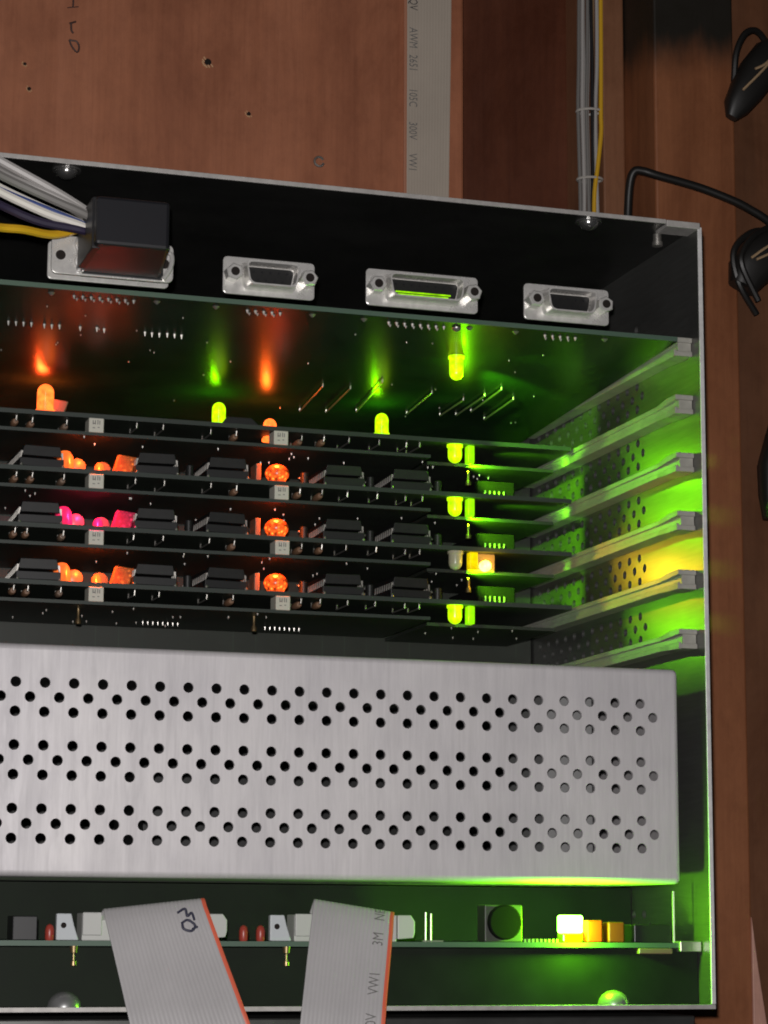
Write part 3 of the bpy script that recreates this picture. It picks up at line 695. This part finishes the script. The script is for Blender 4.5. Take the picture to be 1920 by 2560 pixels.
for k in range(4):
    zb = -60.5 - 20.32 * k            # top of main board
    c_ = thing('circuit_card', (-220, 130, zb - 4), labels[k], 'circuit card', 'circuit cards stacked in the cage')
    mb = MB(); mb.box(-436, -9.2, 100, 161.9, zb - 1.6, zb, 0); mb.box(-436.0, -9.2, 99.86, 99.98, zb - 1.6, zb, 1)
    mb.build('board', ['pcb_card', 'card_edge'], c_)
    mb = MB(); mb.box(-436, -65.5, 100, 158, zb - 7.9, zb - 6.7, 0); mb.box(-436, -65.5, 99.86, 99.98, zb - 7.9, zb - 6.7, 1)
    mb.build('daughter_board', ['pcb_card', 'card_edge'], c_)
    MB().box(-64.8, -14, 106, 158, zb - 9.2, zb - 8.0).build('daughter_board', 'pcb_card', c_)
    for x in (-191.9 + .5 * k, -123.5 + .5 * k):
        s_ = put(spacer, 'spacer', c_, (x, 99.8, zb - 1.65)); put(spr, 'print', s_, (x, 99.8, zb - 1.65))
    # small parts under the main board, between the two boards
    for x, m_ in ((-219, 'tan'), (-214, 'tan'), (-202, 'film'), (-176, 'tin'), (-166, 'tin'), (-149, 'tin'), (-139, 'tan'), (-114, 'tan'), (-106, 'tan'), (-96.5, 'tin'), (-85, 'tin'), (-74, 'tin'), (-68, 'tin')):
        x += random.uniform(-.8, .8); y = 103 + random.uniform(0, 3); L_ = random.uniform(9, 16); mb = MB(); zz = zb - 1.6
        mb.tube([(x, y, zz), (x, y, zz - 1.6), (x - .4, y + L_, zz - 1.7), (x - .4, y + L_, zz)], .3, 6, sub=1, mi=1)
        if m_ != 'tin': mb.lathe((x - .1, y + L_ * .2, zz - 1.7), (0, 1, 0), [(0, .9), (.8, 1.3), (L_ * .5, 1.3), (L_ * .6, .9)], 10)
        mb.build('resistor', [m_, 'tin'], c_, smooth=True)
    if k == 0:
        o = put(LED['big'], 'led', c_, (-209.7, 104, zb)); led_light(o, (-209.7, 111, zb + 7), (1, .07, .01), .035, 2)
        o = put(LED['led_green'], 'led', c_, (-145.7, 105, zb)); led_light(o, (-145.7, 110.5, zb + 6), CG, .008)
        o = put(LED['led_green'], 'led', c_, (-83.6, 103.5, zb)); led_light(o, (-83.6, 109, zb + 6), CG, .010)
        o = put(LED['led_orange'], 'led', c_, (-124.5, 112, zb - 3.2)); led_light(o, (-124.5, 117, zb + 4), CO, .012)
        mb = MB(); mb.prism([(-145.5, zb), (-143.5, zb + 2.6), (-134.5, zb + 2.6), (-131.5, zb)], 'y', 100.4, 103.5); mb.build('clip', 'black', c_, bevel=.2)
        put(capm, 'capacitor', c_, (-205, 112, zb))
    else:
        for x in (-210.6, -168.8, -142.6, -98.4, -72.4): chip(c_, x, 102.2, zb)
        lm = ('led_orange_dim', 'led_pink', 'led_orange_dim')[k - 1]
        o = put(SPARK, 'led', c_, (-123.5, 104.5, zb)); led_fill_spot(o, (-124.5, 101.5, zb + 11.2), (-124, 110, zb + 1), CO, .07, 130, 2)
        m_ = lm
        a = MB().lathe((-201.5, 106, zb), (0, .25, 1), [(0, 3.2), (1, 3.2), (5.5, 2.9), (7.2, 2.0), (8, .2)], 14); o = a.build('led', m_, c_, smooth=True); led_fill_spot(o, (-192, 101.5, zb + 11.2), (-191, 110, zb + 1), CP if k == 2 else CO, .10, 130, 2)
        a = MB().lathe((-188.5, 109, zb), (0, .25, 1), [(0, 1.9), (3.2, 1.7), (4.4, .9), (4.8, .1)], 12); a.build('led', m_, c_, smooth=True)
        put(capp if k == 2 else capo, 'glowing_capacitor', c_, (-180.5, 106, zb)); put(disc, 'capacitor', c_, (-196, 112, zb + 3.1)); put(disc, 'capacitor', c_, (-186, 116, zb + 3.1))
        a = MB().box(-131.6, -129.6, 104, 112, zb, zb + 7); a.build('capacitor', 'film', c_, bevel=.3)
        h_ = put(pinhead, 'header', c_, (-33.6, 116, zb)); put(hpins, 'pins', h_, (-33.6, 116, zb))
        put(post, 'pin', c_, (-49.2, 104, zb + 9.5 - .4))
        # transistor / small parts row on the card
        for x in (-155.5, -112, -86.5, -60):
            a = MB().lathe((x, 108, zb), (0, 0, 1), [(0, 1.6), (5.0, 1.6), (5.4, 1.2)], 10); a.build('capacitor', 'chip', c_, smooth=True)
            a = MB().lathe((x + 1.5, 120, zb + 5.2), (0, -.2, 1), [(0, .8), (.7, .5)], 8); a.build('solder_joint', 'solder', c_, smooth=True)
    # hanging indicator at the right end
    if k == 2:
        d_ = put(LEDS_['led_off'], 'led', c_, (-54.6, 103.2, zb - 1.6)); d_.rotation_euler = (math.pi, 0, 0)
        put(bar_y, 'glow_bar', c_, (-47.6, 102, zb - 1.6)); put(fr_y, 'lamp_housing', c_, (-42.6, 102, zb - 1.6)); o = put(dot_y, 'led', c_, (-43.0, 101.6, zb - 6.6)); led_light(o, (-40.6, 98.4, zb - 5.5), CY, .006); led_fill_spot(o, (-39.5, 99, zb - 6.5), (0, 52, zb - 10), CY, .055, 55); led_fill_spot(o, (-50.5, 102.6, zb - 10.0), (0, 132, zb - 12.2), CG, .5, 58)  # last green spot is added to light the wall; hanging LED is unlit
    else:
        d_ = put(LEDS_['led_green'], 'led', c_, (-54.8, 103.2, zb - 1.6)); d_.rotation_euler = (math.pi, 0, 0); led_light(d_, (-52.4, 98.6, zb - 6.0), CG, .007); led_fill_spot(d_, (-46.5, 99, zb - 7.5), (0, 26, zb - 9), CG, .05, 56)
        if k < 3: led_fill_spot(d_, (-50.5, 102.6, zb - 10.0), (0, 132, zb - 12.2), CG, .55, 58)
        put(bar, 'glow_bar', c_, (-48.6, 102, zb - 1.6))
    # under-side solder of the lower board
    sj = MB()
    for i in range(26):
        x, y = random.uniform(-235, -20), random.uniform(102, 150); zz = zb - 7.9 if x < -65.5 else zb - 9.2
        sj.lathe((x, max(y, 107) if x > -65.5 else y, zz + .02), (0, 0, -1), [(0, .42), (.4, .28), (.8, .12)], 6)
    for c0 in ((-165, -118) if k == 3 else ()):
        for i in range(8): sj.lathe((c0 + i * 1.9, 140, zb - 7.88), (0, 0, -1), [(0, .32), (.7, .2), (1.2, .1)], 6)
    o = sj.build('solder_joints', 'solder', c_, smooth=True); o['kind'] = 'stuff'
    if k == 3:
        for x in (-194.3, -129.5): put(post, 'pin', c_, (x, 112, zb - 7.95))

# ------------------------------------------------------------------ lower indicator board
b2 = thing('indicator_board', (-220, 60, -247), 'green board with ribbon cable headers and a bright green lamp below the perforated cover', 'circuit board')
ZT = -246.0
mb = MB(); mb.box(-436, -3.2, 8, 159.5, ZT - 1.6, ZT, 0); mb.box(-436, -3.2, 7.86, 7.98, ZT - 1.6, ZT, 1)
mb.build('board', ['pcb', 'pcb_edge'], b2)
def hdr(x0, x1):
    h = MB(); h.box(x0 + 8, x1 - 6, 10, 19, ZT, ZT + 8.4); h = h.build('header', 'whiteplastic', b2, bevel=.3)
    l_ = MB(); l_.prism([(x0, ZT + .1), (x0 + 7, ZT + .1), (x0 + 5.4, ZT + 5), (x0 + 4.6, ZT + 8.2), (x0, ZT + 8.2)], 'y', 9.5, 12)
    l_.build('latch', 'clear', h, bevel=.35)
    q = MB(); q.lathe((x0 + 2.2, 9.45, ZT + 4.6), (0, -1, 0), [(0, .9), (.1, .9)], 12); q.build('latch_hole', 'hole', h)
    q = MB(); q.box(x0 + 8.0, x0 + 14.0, 8.6, 9.9, ZT + 1.6, ZT + 8.6); q.build('latch', 'whiteplastic', h, bevel=.3)
    q = MB(); q.prism([(x1 - 5.8, ZT + .8), (x1 - .5, ZT + 1.2), (x1, ZT + 3), (x1, ZT + 6.5), (x1 - 1.4, ZT + 8.4), (x1 - 5.8, ZT + 8.4)], 'y', 9.2, 12.4); q.build('latch', 'whiteplastic', h, bevel=.3)
hdr(-216.8, -163.0); hdr(-149.0, -101.0)
for x in (-218.7, -157.4, -151.9):
    a = MB(); a.lathe((x, 10.5, ZT), (0, 0, 1), [(0, 1.2), (.6, 1.45), (3.2, 1.45), (4.4, 1.1), (5.0, .3)], 12); a.build('capacitor', 'red', b2, smooth=True)
MB().box(-230, -222.4, 11, 22, ZT, ZT + 7.4).build('relay', 'black', b2, bevel=.3)
a = MB(); a.tube([(-97.0, 10.6, ZT), (-97, 10.6, ZT + 9.4)], .32, 6, sub=1); a.build('pin', 'tin', b2)
a = MB(); a.tube([(-95.2, 10.6, ZT), (-95.2, 10.6, ZT + 9.0)], .32, 6, sub=1); a.build('pin', 'tin', b2)
MB().box(-98.5, -91.5, 9, 10, ZT + .05, ZT + .5).build('jumper', 'tin', b2)
# buzzer in a square frame
bz = MB(); bz.prism([(-75.3, ZT), (-62.2, ZT), (-62.2, ZT + 12), (-75.3, ZT + 12)], 'y', 14.5, 22); bz = bz.build('buzzer', 'buzz', b2, bevel=.4)
a = MB(); a.lathe((-68.8, 14.4, ZT + 6.4), (0, -1, 0), [(-1, 5.7), (1.6, 5.7), (2.0, 5.2)], 28); a.build('sounder', 'matt', bz)
# three lamps
def lamp(x0, x1, h, m_, cap=None):
    a = MB(); a.box(x0, x1, 9.5, 15, ZT + .05, ZT + h); return a.build('lamp', m_, b2, bevel=.5)
l_ = lamp(-50.0, -42.9, 2.9, 'glow_green_dim'); a = MB(); a.box(-50.0, -42.7, 9.5, 15, ZT + 3.0, ZT + 8.8); o = a.build('lens', 'led_green_hot', l_, bevel=.7); led_light(o, (-46.3, 5.0, ZT + 4.5), CG, .26, 2); led_light(o, (-46.3, 17.5, ZT + 7), CG, .045, 2)
lamp(-41.4, -35.9, 7.3, 'lamp_off'); lamp(-33.8, -28.1, 6.7, 'lamp_off2')
a = MB()
for i in range(9): a.box(-63.6 + i * 1.4, -62.9 + i * 1.4, 9.2, 10.2, ZT + .02, ZT + 1.1)
a = a.build('solder_pads', 'solder', b2); a['kind'] = 'stuff'
MB().box(-23.6, -10.2, 12, 26, ZT, ZT + 6).build('relay', 'black', b2, bevel=.4)
a = MB(); a.tube([(-9.3, 12, ZT), (-9.3, 12, ZT + 17)], .45, 6, sub=1); a.build('pin', 'tin', b2)
MB().box(-9.5, -1.8, 6.5, 16, ZT - 2.9, ZT + .6).build('bracket', 'tin', b2, bevel=.3)
MB().box(-24, -12, 7.2, 12, ZT - 3.6, ZT - 1.8).build('bracket', 'film', b2, bevel=.3)
for x in (-211.5, -144.0):
    a = MB(); a.lathe((x, 8.2, ZT - 1.6), (0, 0, -1), [(0, 1.3), (2.0, 1.1), (2.3, .3), (4.4, .35), (4.6, .9), (5.9, 1.0), (6.2, .3)], 10); a.build('pin', 'gold', b2, smooth=True)

# ------------------------------------------------------------------ ribbon cables
def cr(P, u):
    n = len(P) - 1; i = min(int(u), n - 1); t = u - i
    a, b, c, d = P[max(i-1, 0)], P[i], P[i+1], P[min(i+2, n)]
    return 0.5 * ((2*b) + (c-a)*t + (2*a-5*b+4*c-d)*t*t + (3*b-a-3*c+d)*t**3)
def ribbon(o, Lp, Rp, n_w, m_, red_right, prints, thick=.75):
    Lp = [Vector(p) for p in Lp]; Rp = [Vector(p) for p in Rp]; K = len(Lp) - 1
    def surf(u, t): return cr(Lp, u).lerp(cr(Rp, u), t)
    def nrm(u, t):
        a = surf(min(u + .05, K), t) - surf(max(u - .05, 0), t); b = cr(Rp, u) - cr(Lp, u)
        n = a.cross(b).normalized(); return n if n.y < 0 or abs(n.y) < .2 else -n
    lo_, hi_ = (0, 1 - 1.0 / n_w) if red_right else (1.0 / n_w, 1)
    def band(t0, t1, cnt, name, mm):
        mb = MB(); sub = 4; U = 44; W = cnt * sub; vs = []
        for side in (1, -1):
            for i in range(U + 1):
                u = K * i / U; nn = nrm(u, .5)
                for j in range(W + 1):
                    t = t0 + (t1 - t0) * j / W; ph = (j % sub) / sub
                    hgt = thick * .5 * (.74 + .26 * abs(math.sin(math.pi * ph)) ** .6)
                    vs.append(surf(u, t) + nn * hgt * side)
        R_ = W + 1; A = (U + 1) * R_; fs = []
        for i in range(U):
            for j in range(W):
                fs.append((i*R_+j, i*R_+j+1, (i+1)*R_+j+1, (i+1)*R_+j)); fs.append((A+i*R_+j, A+(i+1)*R_+j, A+(i+1)*R_+j+1, A+i*R_+j+1))
            for j in (0, W): fs.append((i*R_+j, (i+1)*R_+j, A+(i+1)*R_+j, A+i*R_+j))
        for i in (0, U):
            for j in range(W): fs.append((i*R_+j, i*R_+j+1, A+i*R_+j+1, A+i*R_+j))
        mb.add(vs, fs); return mb.build(name, mm, o, smooth=True)
    main = band(lo_, hi_, n_w - 1, 'ribbon', m_)
    band(hi_ if red_right else 0, 1 if red_right else lo_, 1, 'edge_wire', 'redwire' if red_right else 'edgewire_old')
    # arc length table for print
    tab = [0.0]; U = 200
    for i in range(U): tab.append(tab[-1] + (surf(K*(i+1)/U, .5) - surf(K*i/U, .5)).length)
    def u_at(s_):
        for i in range(U):
            if tab[i+1] >= s_: return K * (i + (s_ - tab[i]) / max(1e-6, tab[i+1] - tab[i])) / U
        return K
    wid = (Lp[-2] - Rp[-2]).length
    for body, size, s0, t0, direction, mm in prints:
        vs, fs = text_mesh(body, size); mb = MB(); out = []
        for v in vs: v.x *= .74
        for v in vs:
            if direction < 0: s_ = s0 - v.x; t = t0 - v.y / wid     # reads upwards
            else: s_ = s0 + v.x; t = t0 + v.y / wid                 # reads downwards
            u = u_at(s_); out.append(surf(u, t) + nrm(u, .5) * (thick * .5 + .06))
        mb.add(out, fs); mb.build('print', mm, main)
back = lambda p, dz: (p[0], 12.5, p[2] - dz)
r1L = [(-202.9, 7.0, -236.7), (-202.9, 4.0, -238.8), (-202.2, 1.0, -243.6), (-200.7, -3.0, -252.1), (-199.0, -8.0, -262.2), (-197.4, -11.0, -270.5), (-193.4, -13.0, -287.0), (-184.5, -13.0, -320.1)]
r1R = [(-171.1, 7.0, -233.1), (-170.9, 4.0, -235.5), (-169.5, 1.0, -240.8), (-166.7, -3.0, -250.3), (-163.4, -8.0, -261.4), (-160.4, -11.0, -270.7), (-153.4, -13.0, -289.1), (-138.6, -13.0, -326.0)]
r2L = [(-135.5, 7.0, -233.1), (-136.6, 4.0, -235.4), (-138.0, 1.0, -240.8), (-140.2, -3.0, -250.3), (-142.8, -8.0, -261.6), (-144.6, -11.0, -270.8), (-147.2, -13.0, -289.1), (-151.1, -13.0, -325.3)]
r2R = [(-108.8, 7.0, -237.0), (-110.0, 4.0, -239.1), (-111.3, 1.0, -244.0), (-113.3, -3.0, -252.5), (-115.8, -8.0, -262.6), (-117.4, -11.0, -270.9), (-119.5, -13.0, -287.5), (-122.2, -13.0, -320.3)]
rb = thing('ribbon_cable', (-187, 8, -246), 'plain grey ribbon cable with red edge and two pen marks, hanging from the lower board', 'ribbon cable')
ribbon(rb, [(-203.5, 10.5, -240)] + r1L, [(-171.0, 10.5, -236.5)] + r1R, 26, 'ribbon', True, [])
pen = MB()
def onr(x, z): return (x, 2.6 - (-236 - z) * .42, z)
pen.tube([onr(-180.6, -237.4), onr(-178.2, -236.2), onr(-177.6, -238.4), onr(-176.2, -237.4), onr(-175.4, -239.6)], .42, 6)
pen.tube([onr(-179.6, -240.6), onr(-177.6, -239.6), onr(-175.4, -241.2), onr(-176.6, -242.9), onr(-179.0, -242.3), onr(-179.4, -240.4)], .42, 6)
pen.tube([onr(-176.4, -242.4), onr(-174.6, -241.6)], .4, 6, sub=1)
PEN = pen
rb2 = thing('ribbon_cable', (-122, 8, -246), 'grey ribbon cable printed with dark lettering, hanging beside the bright green lamp', 'ribbon cable')
ribbon(rb2, [(-135.8, 10.5, -237)] + r2L, [(-109.0, 10.5, -240)] + r2R, 20, 'ribbon', True,
       [(b_, 5.2, s_, .885, -1, 'ink_soft') for b_, s_ in (('300V', 51.5), ('VW1', 37.2), ('3M', 19.8), ('NE', 10.6))])
PEN.build('pen_mark', 'pen', rb)
rb3 = thing('ribbon_cable', (-36, 189, 40), 'dusty grey ribbon cable running down the mahogany board behind the cage top', 'ribbon cable')
zs = [190, 160, 130, 100, 70, 40, 0]
ribbon(rb3, [(-48.4 + .15 * i, 188.4 - .5 * math.sin(i), z) for i, z in enumerate(zs)], [(-26.6 - .28 * i, 188.4 - .5 * math.sin(i), z) for i, z in enumerate(zs)], 16, 'ribbon_top', False,
       [(b_, 5.0, s_, .11, 1, m2) for b_, s_, m2 in (('QV', 41.0, 'ink'), ('AWM', 54.1, 'ink_soft'), ('2651', 66.2, 'ink_soft'), ('105C', 81.1, 'ink_soft'), ('300V', 95.8, 'ink_soft'), ('VW1', 109.6, 'ink_soft'))], .7)

# ------------------------------------------------------------------ wire bundle
wb = thing('wire_bundle', (40, 196, 40), 'bundle of grey wires with one yellow wire tied along the batten', 'wire bundle')
cols = ['w_dim', 'w_grey', 'w_grey', 'w_dim', 'w_grey', 'w_black', 'w_brown', 'w_grey']
for i, m_ in enumerate(cols):
    x0 = 29.6 + 1.05 * i; ph = random.random() * 6
    yy = 184 - (2.2 if i % 2 else .4)
    mb = MB(); mb.tube([(x0 + .5 * math.sin(ph + z * .05) + (.5 if z > 120 else 0), yy + .5 * math.cos(ph + z * .04), z) for z in range(0, 200, 18)], .85, 8, sub=4)
    mb.build('wire', m_, wb, smooth=True)
mb = MB(); mb.tube([(39.4, 180, 190), (38.9, 180, 160), (38.7, 180, 130), (38.2, 179.6, 105), (38.0, 179.2, 95), (36.2, 179, 80), (34.6, 179.2, 66), (34.2, 179, 40), (34.2, 179, 10)], .95, 8); mb.build('wire', 'w_yellow', wb, smooth=True)
for z in (105.5, 75.0):
    t = MB(); t.tube([(33.9 + 5.6 * math.cos(a), 182.4 + 3.9 * math.sin(a), z + .3 * math.cos(a)) for a in [k * math.pi / 8 for k in range(17)]], .55, 6, sub=2); t.build('cable_tie', 'tie', wb)

# ------------------------------------------------------------------ black cords at the right
cord = thing('black_cable', (60, 140, 40), 'black cord crossing from behind the cage to the dark panel', 'cable')
mb = MB(); mb.tube([(35.6, 150, 10), (35.4, 146, 45), (35.2, 143, 60), (36.4, 141, 66), (40, 140, 66.4), (46, 139, 64.8), (63.7, 138, 61.3), (78, 137, 57), (86, 137, 54), (97, 138, 48.6), (112, 144, 38)], 1.75, 10); mb.build('cord', 'rubber', cord, smooth=True)
def plug(name, label, pts, rr, golds, cords):
    t = thing(name, (pts[0][0], 150, pts[0][1]), label, 'cord plug')
    mb = MB(); n = 14; vs = []; fs = []
    P = [Vector((x, 138, z)) for x, z in pts]
    for i, p in enumerate(P):
        d = (P[min(i+1, len(P)-1)] - P[max(i-1, 0)]).normalized(); w_ = d.cross(Vector((0, 1, 0)))
        for k in range(n):
            a = 2 * math.pi * k / n; ca, sa = math.cos(a), math.sin(a)
            ca = math.copysign(abs(ca) ** .7, ca); sa = math.copysign(abs(sa) ** .7, sa)
            vs.append(p + w_ * ca * rr[i] + Vector((0, 1, 0)) * sa * rr[i] * .8)
    for i in range(len(P) - 1):
        for k in range(n): fs.append((i*n+k, i*n+(k+1)%n, (i+1)*n+(k+1)%n, (i+1)*n+k))
    fs.append(tuple(range(n-1, -1, -1))); fs.append(tuple((len(P)-1)*n+k for k in range(n)))
    mb.add(vs, fs); mb.build('body', 'rubber', t, smooth=True)
    for g in golds: q = MB(); q.tube(g, .55, 6); q.build('trim', 'w_brown', t, smooth=True)
    for c_ in cords: q = MB(); q.tube(c_, 1.4, 8); q.build('cord', 'rubber', t, smooth=True)
plug('cord_plug', 'black tapered plug with a thin tan trim above the crossing cord', [(79.5, 93), (82, 98), (87, 106), (92, 114), (98, 121), (106, 128)], [2.5, 5.6, 7.4, 8.2, 8.6, 6],
     [[(80.2, 128, 101.8), (87, 126.5, 109), (93, 126.5, 115.6), (99, 128, 122)], [(85.6, 127, 111.2), (89.6, 126.4, 113.4), (95, 127, 118.5)]],
     [[(82, 140, 110), (82.5, 138, 122), (87, 138, 131), (94, 140, 133), (104, 146, 126)]])
plug('cord_coil', 'black coiled cord lump with tan trim below the crossing cord', [(83, 20), (86, 27), (90, 32), (96, 36), (104, 42)], [6, 9.0, 10, 10, 8],
     [[(82.2, 127.5, 29.8), (87, 126, 33.5), (92, 126, 36.5), (99, 128, 39)], [(84, 126.5, 29), (90, 126, 32), (96, 126, 35)]],
     [[(90, 140, 10), (81, 136, 20), (77.6, 135, 31), (80, 135, 38), (88, 136, 44), (99, 140, 46)], [(88, 134, 14), (79.6, 131, 27), (80.4, 131, 34), (86, 132, 41), (96, 136, 47)]])
plug('cord_grip', 'black cord grip low on the dark brown panel beside the cage wall', [(96, -76), (95.5, -66), (95.5, -55), (98, -42), (101, -30)], [5.5, 6.5, 6.8, 5.5, 4.6], [], [[(97, 142, -80), (99, 145, -100), (112, 150, -112)]])
